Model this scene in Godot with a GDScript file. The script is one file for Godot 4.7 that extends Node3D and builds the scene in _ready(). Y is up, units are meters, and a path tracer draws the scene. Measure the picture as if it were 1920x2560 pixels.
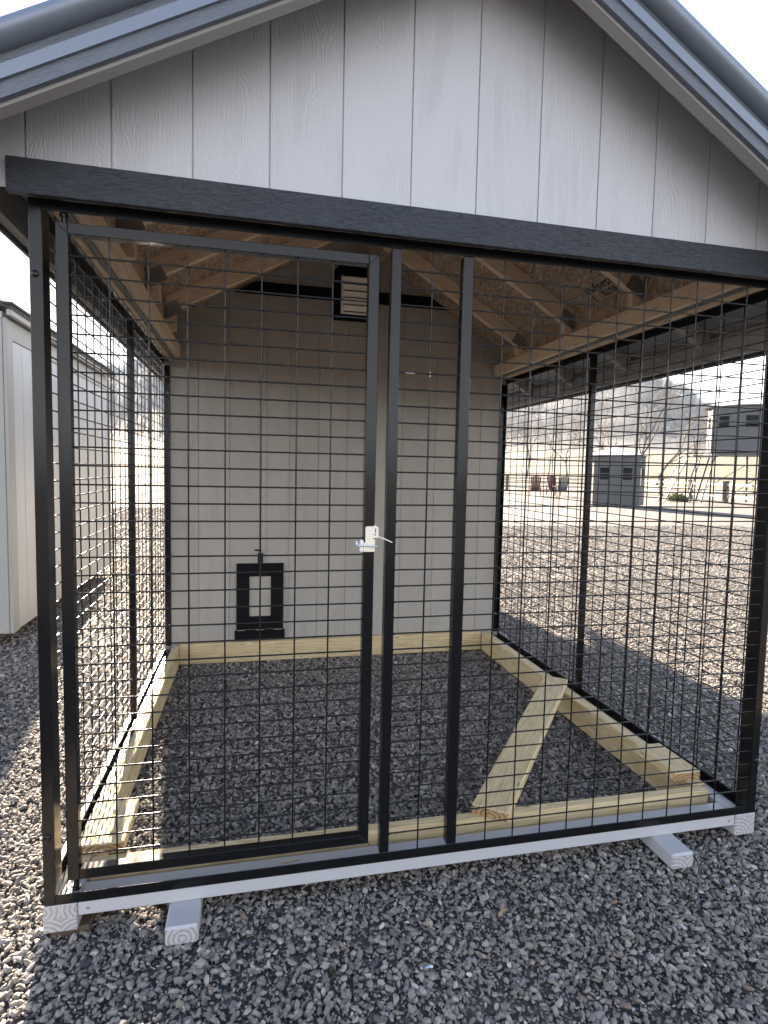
extends Node3D
# A dog kennel run under a gabled shed roof on a gravel yard, seen against the light.
# Metres, y up. x = 0 is the kennel's left front corner, z = 0 the front face of its steel frame.

const KW := 2.437          # width of the kennel
const CX := 1.2185         # its middle
const SLL := 0.540         # slope of the left roof half
const SLR := 0.594         # slope of the right roof half
const APEX := 3.0          # underside of the sheathing at the ridge
const ZB := -2.38          # the wall at the back of the run
const ZE := -7.55          # the far end of the building
const OVL := 0.19          # eave overhang on the left
const OVR := 0.35          # and on the right
const G := 0.020           # level of the gravel

var rng := RandomNumberGenerator.new()
var M := {}
var names := {}
var meshes := {}

# ------------------------------------------------------------------ helpers
func lin(r: float, g: float, b: float) -> Color:
	return Color(r, g, b).linear_to_srgb()

func mat(key: String, c: Color, rough := 0.7, metal := 0.0, spec := 0.5) -> StandardMaterial3D:
	var m := StandardMaterial3D.new()
	m.albedo_color = c
	m.roughness = rough
	m.metallic = metal
	m.metallic_specular = spec
	M[key] = m
	return m

func numbered(called: String) -> String:
	if not names.has(called):
		names[called] = 0
		return called
	names[called] += 1
	return "%s_%03d" % [called, names[called]]

func thing(called: String, label: String, category: String, at := Vector3.ZERO, turn := 0.0, group := "") -> Node3D:
	var o := Node3D.new()
	o.name = numbered(called)
	add_child(o, true)
	o.position = at
	o.rotation.y = turn
	o.set_meta("label", label)
	o.set_meta("category", category)
	if group != "":
		o.set_meta("group", group)
	return o

func part(called: String, parent: Node3D, at := Vector3.ZERO) -> Node3D:
	var o := Node3D.new()
	o.name = called
	parent.add_child(o, true)
	o.position = at
	return o

func put(called: String, mesh: Mesh, m: Material, parent: Node3D, at := Vector3.ZERO) -> MeshInstance3D:
	var o := MeshInstance3D.new()
	o.name = called
	o.mesh = mesh
	if m:
		o.material_override = m
	o.position = at
	parent.add_child(o, true)
	return o

# a box with chamfered edges; UVs in metres, v along its longest side (or the axis given);
# with ends true the two ends are a second surface
func cbox(size: Vector3, bev := 0.002, axis := -1, ends := false, uo := Vector2.ZERO) -> ArrayMesh:
	var key := "%s|%.4f|%d|%s|%s" % [size, bev, axis, ends, uo]
	if meshes.has(key):
		return meshes[key]
	if axis < 0:
		axis = size.max_axis_index()
	var h := size / 2.0
	var b := minf(bev, minf(h.x, minf(h.y, h.z)) * 0.6)
	var sts := [SurfaceTool.new(), SurfaceTool.new()]
	for s in sts:
		s.begin(Mesh.PRIMITIVE_TRIANGLES)
	var emit := func(pts: Array, n: Vector3):
		var dom := n.abs().max_axis_index()
		var st: SurfaceTool = sts[1] if (ends and dom == axis) else sts[0]
		for i in range(1, pts.size() - 1):
			var tri := [pts[0], pts[i], pts[i + 1]]
			var fn: Vector3 = (tri[1] - tri[0]).cross(tri[2] - tri[0])
			if fn.dot(n) > 0.0:
				tri = [tri[0], tri[2], tri[1]]
			for p in tri:
				var u := 0.0
				var v := 0.0
				if dom == axis:
					u = p[(axis + 1) % 3]
					v = p[(axis + 2) % 3]
				else:
					u = p[3 - axis - dom]
					v = p[axis]
					u += dom * 0.37
				st.set_normal(n.normalized())
				st.set_uv(Vector2(u, v) + uo)
				st.add_vertex(p)
	for a in 3:
		var a1 := (a + 1) % 3
		var a2 := (a + 2) % 3
		for s in [-1.0, 1.0]:
			var pts := []
			for c in [[-1, -1], [1, -1], [1, 1], [-1, 1]]:
				var p := Vector3.ZERO
				p[a] = s * h[a]
				p[a1] = c[0] * (h[a1] - b)
				p[a2] = c[1] * (h[a2] - b)
				pts.append(p)
			var n := Vector3.ZERO
			n[a] = s
			emit.call(pts, n)
		for s1 in [-1.0, 1.0]:
			for s2 in [-1.0, 1.0]:
				var pts2 := []
				for q in [[0, -1], [0, 1], [1, 1], [1, -1]]:
					var p2 := Vector3.ZERO
					p2[a] = q[1] * (h[a] - b)
					p2[a1] = s1 * (h[a1] - (b if q[0] == 1 else 0.0))
					p2[a2] = s2 * (h[a2] - (0.0 if q[0] == 1 else b))
					pts2.append(p2)
				var n2 := Vector3.ZERO
				n2[a1] = s1
				n2[a2] = s2 * 0.999
				emit.call(pts2, n2)
	for sx in [-1.0, 1.0]:
		for sy in [-1.0, 1.0]:
			for sz in [-1.0, 1.0]:
				emit.call([Vector3(sx * h.x, sy * (h.y - b), sz * (h.z - b)), Vector3(sx * (h.x - b), sy * h.y, sz * (h.z - b)), Vector3(sx * (h.x - b), sy * (h.y - b), sz * h.z)], Vector3(sx, sy * 0.99, sz * 0.98))
	var m := ArrayMesh.new()
	sts[0].generate_tangents()
	sts[0].commit(m)
	if ends:
		sts[1].generate_tangents()
		sts[1].commit(m)
	meshes[key] = m
	return m

# box between two corners
func bx(called: String, a: Vector3, b: Vector3, m: Material, parent: Node3D, bev := 0.002, axis := -1, end_m: Material = null) -> MeshInstance3D:
	var lo := a.min(b)
	var hi := a.max(b)
	var uo := Vector2(rng.randi() % 8, rng.randi() % 8) * 0.173
	var o := put(called, cbox(hi - lo, bev, axis, end_m != null, uo), null if end_m else m, parent, (lo + hi) / 2.0)
	if end_m:
		o.mesh = o.mesh.duplicate()
		o.mesh.surface_set_material(0, m)
		o.mesh.surface_set_material(1, end_m)
	return o

# polygon in xy (anticlockwise seen from +z) pulled along z; UVs in metres with v = y
func prism(poly: PackedVector2Array, z0: float, z1: float, uo := Vector2.ZERO, slope_uv := 0.0) -> ArrayMesh:
	var st := SurfaceTool.new()
	st.begin(Mesh.PRIMITIVE_TRIANGLES)
	if Geometry2D.is_polygon_clockwise(poly):
		poly = poly.duplicate()
		poly.reverse()
	var idx := Geometry2D.triangulate_polygon(poly)
	var rot := func(p: Vector2) -> Vector2:
		return p.rotated(slope_uv) + uo
	for side in 2:
		var zz := z1 if side == 0 else z0
		for t in range(0, idx.size(), 3):
			var tri := [poly[idx[t]], poly[idx[t + 1]], poly[idx[t + 2]]]
			var ar: float = (tri[1] - tri[0]).cross(tri[2] - tri[0])
			var ccw := ar > 0.0
			if (side == 0 and ccw) or (side == 1 and not ccw):
				tri = [tri[0], tri[2], tri[1]]
			for p in tri:
				st.set_normal(Vector3(0, 0, 1 if side == 0 else -1))
				st.set_uv(rot.call(p))
				st.add_vertex(Vector3(p.x, p.y, zz))
	var along := 0.0
	for i in poly.size():
		var p: Vector2 = poly[i]
		var q: Vector2 = poly[(i + 1) % poly.size()]
		var d := q - p
		var n := Vector3(d.y, -d.x, 0).normalized()
		var quad := [Vector3(p.x, p.y, z0), Vector3(q.x, q.y, z0), Vector3(q.x, q.y, z1), Vector3(p.x, p.y, z1)]
		var uv := [Vector2(z0, along), Vector2(z0, along + d.length()), Vector2(z1, along + d.length()), Vector2(z1, along)]
		for t in [[0, 2, 1], [0, 3, 2]]:
			for k in t:
				st.set_normal(n)
				st.set_uv(uv[k] + uo)
				st.add_vertex(quad[k])
		along += d.length()
	st.generate_tangents()
	return st.commit()

# tapered tube through points, added to st
func tube(st: SurfaceTool, pts: Array, radii: Array, sides := 6, caps := true) -> void:
	var rings := []
	for i in pts.size():
		var d: Vector3 = (pts[mini(i + 1, pts.size() - 1)] - pts[maxi(i - 1, 0)]).normalized()
		var u := d.cross(Vector3.UP if absf(d.y) < 0.95 else Vector3.RIGHT).normalized()
		var v := d.cross(u)
		var ring := []
		for k in sides:
			var a := TAU * k / sides
			ring.append([pts[i] + (u * cos(a) + v * sin(a)) * radii[i], u * cos(a) + v * sin(a)])
		rings.append(ring)
	for i in pts.size() - 1:
		for k in sides:
			var k2 := (k + 1) % sides
			for q in [[i, k], [i + 1, k], [i + 1, k2], [i, k], [i + 1, k2], [i, k2]]:
				st.set_normal(rings[q[0]][q[1]][1])
				st.set_uv(Vector2(float(q[1]) / sides, q[0]))
				st.add_vertex(rings[q[0]][q[1]][0])
	if caps:
		for e in [0, pts.size() - 1]:
			var n: Vector3 = (pts[0] - pts[1]).normalized() if e == 0 else (pts[e] - pts[e - 1]).normalized()
			for k in range(1, sides - 1):
				var t := [0, k, k + 1] if e == 0 else [0, k + 1, k]
				for kk in t:
					st.set_normal(n)
					st.set_uv(Vector2.ZERO)
					st.add_vertex(rings[e][kk][0])

func tube_mesh(pts: Array, r: float, sides := 8) -> ArrayMesh:
	var st := SurfaceTool.new()
	st.begin(Mesh.PRIMITIVE_TRIANGLES)
	var rr := []
	for p in pts:
		rr.append(r)
	tube(st, pts, rr, sides)
	return st.commit()

# ------------------------------------------------------------------ textures
func noise(seed_: int, freq: float, oct := 3, type := FastNoiseLite.TYPE_SIMPLEX_SMOOTH) -> FastNoiseLite:
	var n := FastNoiseLite.new()
	n.seed = seed_
	n.frequency = freq
	n.noise_type = type
	n.fractal_octaves = oct
	return n

# embossed cedar grain of painted panel siding, as a height picture; v runs along the grain
func emboss_image(w: int, h: int, seed_: int) -> Image:
	var img := Image.create(w, h, false, Image.FORMAT_L8)
	var a := noise(seed_, 1.0, 2)
	var b := noise(seed_ + 1, 1.0, 2)
	var c := noise(seed_ + 2, 1.0, 3)
	for y in h:
		for x in w:
			var fx := float(x) / w
			var fy := float(y) / h
			# seamless by blending with the copy one period over
			var wx := smoothstep(0.85, 1.0, fx)
			var wy := smoothstep(0.9, 1.0, fy)
			var v := 0.0
			for k in 4:
				var ox := k % 2
				@warning_ignore("integer_division")
				var oy := k / 2
				var wt := (wx if ox == 1 else 1.0 - wx) * (wy if oy == 1 else 1.0 - wy)
				if wt <= 0.0:
					continue
				var px := fx - ox
				var py := fy - oy
				var ring := a.get_noise_2d(px * 3.2, py * 1.5) * 17.0 + px * 16.0
				var s := ring - floorf(ring)
				var g := smoothstep(0.0, 0.75, s) * (1.0 - smoothstep(0.8, 1.0, s))
				var amp := smoothstep(-0.35, 0.4, b.get_noise_2d(px * 3.0 + 7.0, py * 2.2))
				var fine := c.get_noise_2d(px * 55.0, py * 9.0)
				v += wt * (0.5 + 0.42 * (g - 0.5) * amp + 0.22 * fine)
			img.set_pixel(x, y, Color(v, v, v))
	return img

# sawn softwood: colour along the grain
func lumber_image(w: int, h: int, seed_: int, light: Color, dark: Color, knots: int) -> Image:
	var img := Image.create(w, h, false, Image.FORMAT_RGB8)
	var r := RandomNumberGenerator.new()
	r.seed = seed_
	var a := noise(seed_, 1.0, 2)
	var f := noise(seed_ + 5, 1.0, 3)
	var kn := []
	for i in knots:
		kn.append([r.randf(), r.randf(), r.randf_range(0.02, 0.045)])
	for y in h:
		for x in w:
			var fx := float(x) / w
			var fy := float(y) / h
			var warp := 0.0
			var kd := 0.0
			for k in kn:
				var dx: float = fx - k[0]
				var dy: float = (fy - k[1]) * 2.2
				dx -= roundf(dx)
				dy -= roundf(dy / 2.2) * 2.2
				var d := sqrt(dx * dx * 4.0 + dy * dy * 0.7)
				warp += 0.10 * exp(-d * d / (k[2] * k[2] * 9.0)) * signf(dx)
				kd = maxf(kd, 1.0 - smoothstep(k[2] * 0.55, k[2], d))
			# the sine of a wave keeps the picture seamless
			var ring := (fx + warp) * 9.0 + sin(TAU * fy) * 0.5 + sin(TAU * (fx * 2.0 + fy)) * 0.35 + sin(TAU * (fx - fy * 2.0)) * 0.2
			var s := ring - floorf(ring)
			var g := pow(s, 2.2) * (1.0 - smoothstep(0.9, 1.0, s))
			var fine := f.get_noise_2d(fx * 90.0, fy * 7.0)
			var t := clampf(0.15 + 0.55 * g + 0.25 * fine + 0.25 * a.get_noise_2d(fx * 3.0, fy * 6.0), 0.0, 1.0)
			var c := light.lerp(dark, t)
			c = c.lerp(dark * Color(0.45, 0.36, 0.3), kd * 0.85)
			img.set_pixel(x, y, c)
	return img

func end_image(seed_: int, light: Color, dark: Color) -> Image:
	var n := 128
	var img := Image.create(n, n, false, Image.FORMAT_RGB8)
	var f := noise(seed_, 0.05, 2)
	for y in n:
		for x in n:
			var dx := (x - n * 0.52) / n
			var dy := (y - n * 0.25) / n
			var ring := sqrt(dx * dx + dy * dy) * 7.0 + f.get_noise_2d(x, y) * 0.15
			var s := ring - floorf(ring)
			var t := clampf(pow(s, 1.7) + 0.25 * f.get_noise_2d(x * 6.0, y * 6.0), 0.0, 1.0)
			img.set_pixel(x, y, light.lerp(dark, t))
	return img

func osb_image(seed_: int) -> Image:
	var n := 768
	var img := Image.create(n, n, false, Image.FORMAT_RGB8)
	img.fill(lin(0.36, 0.24, 0.15))
	var r := RandomNumberGenerator.new()
	r.seed = seed_
	var tones := [lin(0.60, 0.47, 0.345), lin(0.49, 0.365, 0.26), lin(0.42, 0.295, 0.205), lin(0.68, 0.55, 0.42), lin(0.53, 0.41, 0.30), lin(0.30, 0.19, 0.125), lin(0.57, 0.43, 0.305)]
	for i in 5200:
		var c: Color = tones[r.randi() % tones.size()]
		var p := Vector2(r.randf() * n, r.randf() * n)
		var a := r.randfn(0.0, 0.55)
		var d := Vector2(cos(a), sin(a))
		var l := r.randf_range(18, 62)
		var w := r.randf_range(3, 9)
		var e := Vector2(-d.y, d.x)
		var k0 := r.randf_range(0.82, 1.12)
		for s in int(l):
			for t in int(w):
				var q := p + d * s + e * (t + sin(s * 0.08) * 1.5)
				var k := k0 * (0.93 + 0.07 * sin(t * 2.1 + i)) * (0.78 if t == 0 else 1.0)
				img.set_pixel(posmod(int(q.x), n), posmod(int(q.y), n), Color(c.r * k, c.g * k, c.b * k))
	return img

func tex(img: Image) -> ImageTexture:
	img.generate_mipmaps()
	return ImageTexture.create_from_image(img)

func noise_tex(seed_: int, freq: float, w: int, h: int, oct := 4, type := FastNoiseLite.TYPE_SIMPLEX_SMOOTH) -> ImageTexture:
	var img := noise(seed_, freq, oct, type).get_seamless_image(w, h, false, false, 0.15, true)
	return tex(img)

func ramp_image(src: Image, stops: Array) -> Image:
	var g := Gradient.new()
	g.offsets = PackedFloat32Array(stops.map(func(s): return s[0]))
	g.colors = PackedColorArray(stops.map(func(s): return s[1]))
	var out := Image.create(src.get_width(), src.get_height(), false, Image.FORMAT_RGB8)
	for y in src.get_height():
		for x in src.get_width():
			out.set_pixel(x, y, g.sample(src.get_pixel(x, y).r))
	return out

func materials() -> void:
	var em := tex(emboss_image(512, 768, 11))
	var em2 := tex(emboss_image(512, 768, 47))
	var streak := Image.create(256, 512, false, Image.FORMAT_L8)
	var sn := noise(71, 1.0, 3)
	for y in 512:
		for x in 256:
			var v := 0.5 + 0.5 * sn.get_noise_3d(cos(TAU * x / 256.0) * 7.0 + 40.0, sin(TAU * x / 256.0) * 7.0, 0.0 + y * 0.018)
			streak.set_pixel(x, y, Color(v, v, v))
	var gr_tex := tex(streak)
	var paint := func(key: String, r: float, g: float, b: float, relief: float, rough: float, tx: ImageTexture, us: float, vs: float) -> StandardMaterial3D:
		var m := mat(key, lin(r, g, b), rough)
		m.heightmap_enabled = true
		m.heightmap_scale = relief
		m.heightmap_texture = tx
		m.uv1_scale = Vector3(us, vs, 1)
		return m
	paint.call("siding", 0.455, 0.46, 0.483, 0.18, 0.5, em, 2.6, 0.9)
	paint.call("siding_b", 0.445, 0.45, 0.473, 0.18, 0.5, em2, 2.6, 0.9)
	paint.call("taupe", 0.335, 0.312, 0.278, 0.28, 0.55, em, 2.6, 0.9)
	paint.call("taupe_b", 0.325, 0.303, 0.271, 0.28, 0.55, em2, 2.6, 0.9)
	paint.call("trim", 0.032, 0.037, 0.046, 0.30, 0.45, gr_tex, 7.0, 3.0)
	paint.call("fascia", 0.105, 0.122, 0.15, 0.20, 0.42, gr_tex, 7.0, 3.0)
	paint.call("black_wood", 0.006, 0.0063, 0.0068, 0.30, 0.5, gr_tex, 7.0, 3.0)
	paint.call("sill", 0.40, 0.40, 0.41, 0.06, 0.5, gr_tex, 3.0, 0.8)
	paint.call("eave_light", 0.30, 0.298, 0.29, 0.10, 0.55, em, 3.0, 0.8)
	paint.call("shed_side", 0.45, 0.455, 0.44, 0.20, 0.45, em2, 2.4, 0.8)
	paint.call("shed_front", 0.45, 0.455, 0.44, 0.16, 0.5, em, 2.4, 0.8)
	paint.call("shed_trim", 0.33, 0.32, 0.29, 0.10, 0.55, em2, 3.0, 0.8)
	for kk in ["black_wood"]:
		M[kk].metallic_specular = 0.2
	M.trim.metallic_specular = 0.4
	mat("steel", lin(0.007, 0.007, 0.0075), 0.3, 0.0, 0.38)
	var sm: StandardMaterial3D = M.steel
	sm.roughness_texture = tex(ramp_image(noise(8, 0.02, 3).get_seamless_image(256, 256), [[0.0, Color(0.7, 0.7, 0.7)], [1.0, Color(1, 1, 1)]]))
	sm.roughness = 0.21
	mat("roof", lin(0.17, 0.20, 0.245), 0.36, 0.3)
	mat("galv", lin(0.30, 0.31, 0.31), 0.45, 0.75)
	mat("zinc", lin(0.62, 0.66, 0.70), 0.28, 0.9)
	mat("cream", lin(0.74, 0.68, 0.54), 0.45)
	mat("white_plastic", lin(0.78, 0.76, 0.70), 0.4)
	mat("vent", lin(0.80, 0.76, 0.68), 0.5)
	mat("ink", lin(0.02, 0.018, 0.017), 0.8)
	mat("grey_strip", lin(0.17, 0.185, 0.18), 0.5)
	mat("brown_block", lin(0.085, 0.055, 0.036), 0.8)
	var treated := tex(lumber_image(256, 640, 3, lin(0.62, 0.51, 0.31), lin(0.33, 0.225, 0.10), 4))
	var spf := tex(lumber_image(256, 640, 21, lin(0.76, 0.62, 0.46), lin(0.56, 0.41, 0.27), 4))
	for e in [["treated", treated], ["spf", spf]]:
		var m := mat(e[0], Color.WHITE, 0.75)
		m.albedo_texture = e[1]
		m.uv1_scale = Vector3(7.0, 0.9, 1)
	var te := mat("treated_end", Color.WHITE, 0.85)
	te.albedo_texture = tex(end_image(4, lin(0.46, 0.31, 0.15), lin(0.14, 0.07, 0.03)))
	te.uv1_scale = Vector3(7.4, 12.0, 1)
	te.uv1_offset = Vector3(0.5, 0.35, 0)
	var se := mat("sill_end", Color.WHITE, 0.75)
	se.albedo_texture = tex(end_image(9, lin(0.44, 0.43, 0.43), lin(0.20, 0.185, 0.18)))
	se.uv1_scale = Vector3(10.6, 10.6, 1)
	se.uv1_offset = Vector3(0.5, 0.5, 0)
	var osb := mat("osb", Color.WHITE, 0.8)
	osb.albedo_texture = tex(osb_image(31))
	osb.uv1_scale = Vector3(1.3, 1.3, 1)
	# ground covers; gravel sheet, turf and field colours darkened to include small unresolved shadows
	var gsrc := noise(77, 0.055, 2, FastNoiseLite.TYPE_CELLULAR)
	gsrc.cellular_return_type = FastNoiseLite.RETURN_CELL_VALUE
	gsrc.cellular_jitter = 1.0
	gsrc.fractal_type = FastNoiseLite.FRACTAL_NONE
	var cells := gsrc.get_seamless_image(768, 768, false, false, 0.08)
	var gh := noise(77, 0.055, 1, FastNoiseLite.TYPE_CELLULAR)
	gh.fractal_type = FastNoiseLite.FRACTAL_NONE
	gh.cellular_return_type = FastNoiseLite.RETURN_DISTANCE2_SUB
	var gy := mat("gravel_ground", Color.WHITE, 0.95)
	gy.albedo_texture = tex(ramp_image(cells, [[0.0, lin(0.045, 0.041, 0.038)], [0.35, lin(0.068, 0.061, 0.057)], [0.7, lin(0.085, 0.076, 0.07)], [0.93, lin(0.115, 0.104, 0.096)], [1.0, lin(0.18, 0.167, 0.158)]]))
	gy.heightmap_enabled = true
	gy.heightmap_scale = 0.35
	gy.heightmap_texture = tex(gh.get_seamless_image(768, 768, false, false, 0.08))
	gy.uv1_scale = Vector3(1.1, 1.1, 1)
	var st := mat("stone", Color.WHITE, 0.85)
	st.vertex_color_use_as_albedo = true
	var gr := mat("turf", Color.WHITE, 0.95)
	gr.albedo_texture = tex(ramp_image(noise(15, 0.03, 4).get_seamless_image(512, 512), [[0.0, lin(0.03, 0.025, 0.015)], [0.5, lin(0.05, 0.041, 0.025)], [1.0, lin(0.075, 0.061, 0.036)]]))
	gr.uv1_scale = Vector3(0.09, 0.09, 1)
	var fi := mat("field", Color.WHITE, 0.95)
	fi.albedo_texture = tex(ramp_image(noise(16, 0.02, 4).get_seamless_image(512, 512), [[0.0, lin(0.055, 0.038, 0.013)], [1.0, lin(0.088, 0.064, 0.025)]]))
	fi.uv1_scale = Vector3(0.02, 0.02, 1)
	var hi := mat("hill", Color.WHITE, 0.95)
	hi.albedo_texture = tex(ramp_image(noise(17, 0.03, 5).get_seamless_image(512, 512), [[0.0, lin(0.025, 0.022, 0.02)], [0.5, lin(0.05, 0.044, 0.038)], [1.0, lin(0.085, 0.072, 0.058)]]))
	hi.uv1_scale = Vector3(0.008, 0.008, 1)
	mat("road", lin(0.14, 0.14, 0.14), 0.9)
	mat("bark", lin(0.15, 0.128, 0.105), 0.9)
	mat("booth", lin(0.055, 0.058, 0.06), 0.6)
	mat("booth_light", lin(0.075, 0.078, 0.08), 0.6)
	mat("booth_cream", lin(0.52, 0.50, 0.42), 0.6)
	mat("glass_dark", lin(0.006, 0.0065, 0.007), 0.2, 0.0, 0.12)
	mat("roof_pale", lin(0.55, 0.55, 0.55), 0.35, 0.3)
	mat("tower", lin(0.06, 0.063, 0.068), 0.55)
	mat("iron", lin(0.05, 0.05, 0.055), 0.5)
	mat("post_wood", lin(0.07, 0.062, 0.055), 0.8)
	mat("rail_sunlit", lin(0.42, 0.39, 0.34), 0.8)  # sunlight on the rails' top edges, painted as an all-over pale colour
	mat("chair_red", lin(0.09, 0.025, 0.022), 0.6)
	mat("chair_dark", lin(0.045, 0.05, 0.055), 0.55)
	mat("leaf", lin(0.11, 0.12, 0.03), 0.8)
	mat("shingle", lin(0.06, 0.058, 0.055), 0.95)

# ------------------------------------------------------------------ the kennel
func roof_y(x: float, apex := APEX) -> float:
	return apex - (SLL if x < CX else SLR) * absf(x - CX)

func wire_set(parent: Node3D, plane: String, at: float, us: Array, v0: float, v1: float, vs: Array, u0: float, u1: float) -> void:
	# us: positions of the upright wires (spanning v0..v1); vs: heights of the level wires (spanning u0..u1)
	var cyl: CylinderMesh
	if meshes.has("wire"):
		cyl = meshes["wire"]
	else:
		cyl = CylinderMesh.new()
		cyl.top_radius = 0.0025
		cyl.bottom_radius = 0.0025
		cyl.height = 1.0
		cyl.radial_segments = 7
		cyl.rings = 1
		meshes["wire"] = cyl
	for u in us:
		var w := put("wire", cyl, M.steel, parent)
		var j := rng.randf_range(-0.0012, 0.0012)
		w.position = Vector3(u + j, (v0 + v1) / 2.0, at - 0.002) if plane == "z" else Vector3(at, (v0 + v1) / 2.0, u + j)
		w.scale.y = v1 - v0
	for v in vs:
		var w := put("wire", cyl, M.steel, parent)
		var j := rng.randf_range(-0.0010, 0.0010)
		if plane == "z":
			w.position = Vector3((u0 + u1) / 2.0, v + j, at + 0.002)
			w.rotation.z = PI / 2.0 + rng.randf_range(-0.0018, 0.0018) / maxf(0.4, u1 - u0)
		else:
			w.position = Vector3(at + 0.004, v + j, (u0 + u1) / 2.0)
			w.rotation.x = PI / 2.0
		w.scale.y = absf(u1 - u0)

func screw(parent: Node3D, at: Vector3, n: Vector3, r := 0.006, m: Material = null) -> void:
	var k := "screw%.4f" % r
	if not meshes.has(k):
		var s := SphereMesh.new()
		s.radius = r
		s.height = r * 1.1
		s.radial_segments = 10
		s.rings = 4
		meshes[k] = s
	var o := put("screw", meshes[k], m if m else M.steel, parent, at)
	if absf(n.y) < 0.9:
		o.basis = Basis(Vector3.UP.cross(n).normalized(), PI / 2.0)

func kennel() -> void:
	var k := thing("dog_kennel", "gabled shed with black wire mesh dog run in front on grey gravel", "kennel")
	var rows := []
	for i in 36:
		rows.append(0.2154 + 0.0508 * i)
	# ---- front frame of black steel with the two fixed mesh panels
	var fr := part("front_frame", k)
	bx("post", Vector3(0, 0.126, -0.004), Vector3(0.031, 2.082, 0), M.steel, fr, 0.001)
	bx("post", Vector3(0, 0.126, -0.034), Vector3(0.004, 2.082, -0.0045), M.steel, fr, 0.001)
	bx("post", Vector3(KW - 0.031, 0.126, -0.004), Vector3(KW, 2.082, 0), M.steel, fr, 0.001)
	bx("post", Vector3(KW - 0.004, 0.126, -0.034), Vector3(KW, 2.082, -0.0045), M.steel, fr, 0.001)
	bx("post", Vector3(0.0045, 0.131, -0.062), Vector3(0.0305, 2.077, -0.0046), M.steel, fr, 0.0015)
	bx("post", Vector3(KW - 0.0305, 0.131, -0.062), Vector3(KW - 0.0045, 2.077, -0.0046), M.steel, fr, 0.0015)
	bx("post", Vector3(0.979, 0.157, -0.032), Vector3(1.010, 2.051, -0.0008), M.steel, fr, 0.0015)
	bx("post", Vector3(1.206, 0.157, -0.032), Vector3(1.240, 2.051, -0.0008), M.steel, fr, 0.0015)
	bx("rail", Vector3(0.0312, 0.126, -0.004), Vector3(KW - 0.0312, 0.156, 0), M.steel, fr, 0.001)
	bx("rail", Vector3(0.0045, 0.126, -0.034), Vector3(KW - 0.0045, 0.130, -0.0045), M.steel, fr, 0.001)
	bx("rail", Vector3(0.0312, 2.052, -0.004), Vector3(KW - 0.0312, 2.082, 0), M.steel, fr, 0.001)
	bx("rail", Vector3(0.0045, 2.078, -0.034), Vector3(KW - 0.0045, 2.082, -0.0045), M.steel, fr, 0.001)
	wire_set(fr, "z", -0.009, [1.110], 0.14, 2.066, rows, 1.003, 1.213)
	var ups := []
	for i in 11:
		ups.append(1.3457 + 0.1016 * i)
	wire_set(fr, "z", -0.009, ups, 0.14, 2.066, rows, 1.233, KW - 0.012)
	var nub := SphereMesh.new()
	nub.radius = 0.0038
	nub.height = 0.006
	nub.radial_segments = 8
	nub.rings = 4
	for y in rows:
		for x in [1.0115, 1.2045, 1.2415]:
			put("weld", nub, M.steel, fr, Vector3(x + rng.randf_range(-0.0006, 0.0006), y + rng.randf_range(-0.001, 0.001), -0.005))
	for y in [0.331, 1.887]:
		screw(fr, Vector3(0.014, y, 0.001), Vector3.BACK, 0.010)
		screw(fr, Vector3(KW - 0.014, y, 0.001), Vector3.BACK, 0.010)
	for x in [0.26, 1.30, 1.46, 2.33]:
		screw(fr, Vector3(x, 0.131, -0.022), Vector3.UP, 0.007, M.zinc)
	for e in [[Vector3(1.030, 1.6882, -0.007), Vector3(1.060, 1.6882, -0.007)], [Vector3(1.110, 1.680, -0.011), Vector3(1.110, 1.696, -0.011)]]:
		put("paint_chip", tube_mesh(e, 0.0027, 7), M.galv, fr)
	# ---- the door
	var d := part("door", k)
	bx("stile", Vector3(0.063, 0.195, -0.031), Vector3(0.0935, 2.027, 0.0), M.steel, d, 0.0015)
	bx("stile", Vector3(0.9095, 0.195, -0.031), Vector3(0.942, 2.027, 0.0), M.steel, d, 0.0015)
	bx("rail", Vector3(0.0937, 0.195, -0.031), Vector3(0.9093, 0.225, -0.0003), M.steel, d, 0.0015)
	bx("rail", Vector3(0.0937, 1.998, -0.031), Vector3(0.9093, 2.027, -0.0003), M.steel, d, 0.0015)
	for c in [Vector3(0.0785, 2.0125, 0), Vector3(0.926, 2.0125, 0), Vector3(0.0785, 0.21, 0), Vector3(0.926, 0.21, 0)]:
		var w := put("weld", tube_mesh([Vector3(-0.0205, -0.0195, 0), Vector3(0.0205, 0.0195, 0)], 0.0016, 6), M.steel, d, c)
		if (c.x < 0.5) == (c.y > 1.0):
			w.scale.x = -1.0
			w.mesh = tube_mesh([Vector3(-0.0205, 0.0195, 0), Vector3(0.0205, -0.0195, 0)], 0.0016, 6)
			w.scale.x = 1.0
	var dv := []
	for i in 7:
		dv.append(0.193 + 0.1016 * i)
	var drows := rows.slice(1, 35)
	drows.append(0.2154 + 0.003)
	wire_set(d, "z", -0.009, dv, 0.21, 2.012, drows, 0.085, 0.918)
	for y in [2.04, 0.178]:
		put("hinge_pin", tube_mesh([Vector3(0, -0.016, 0), Vector3(0, 0.016, 0)], 0.008, 10), M.steel, d, Vector3(0.082, y, -0.016))
		put("hinge_collar", tube_mesh([Vector3(0, -0.004, 0), Vector3(0, 0.004, 0)], 0.012, 10), M.steel, d, Vector3(0.082, y + (0.008 if y > 1.0 else -0.016), -0.016))
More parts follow.
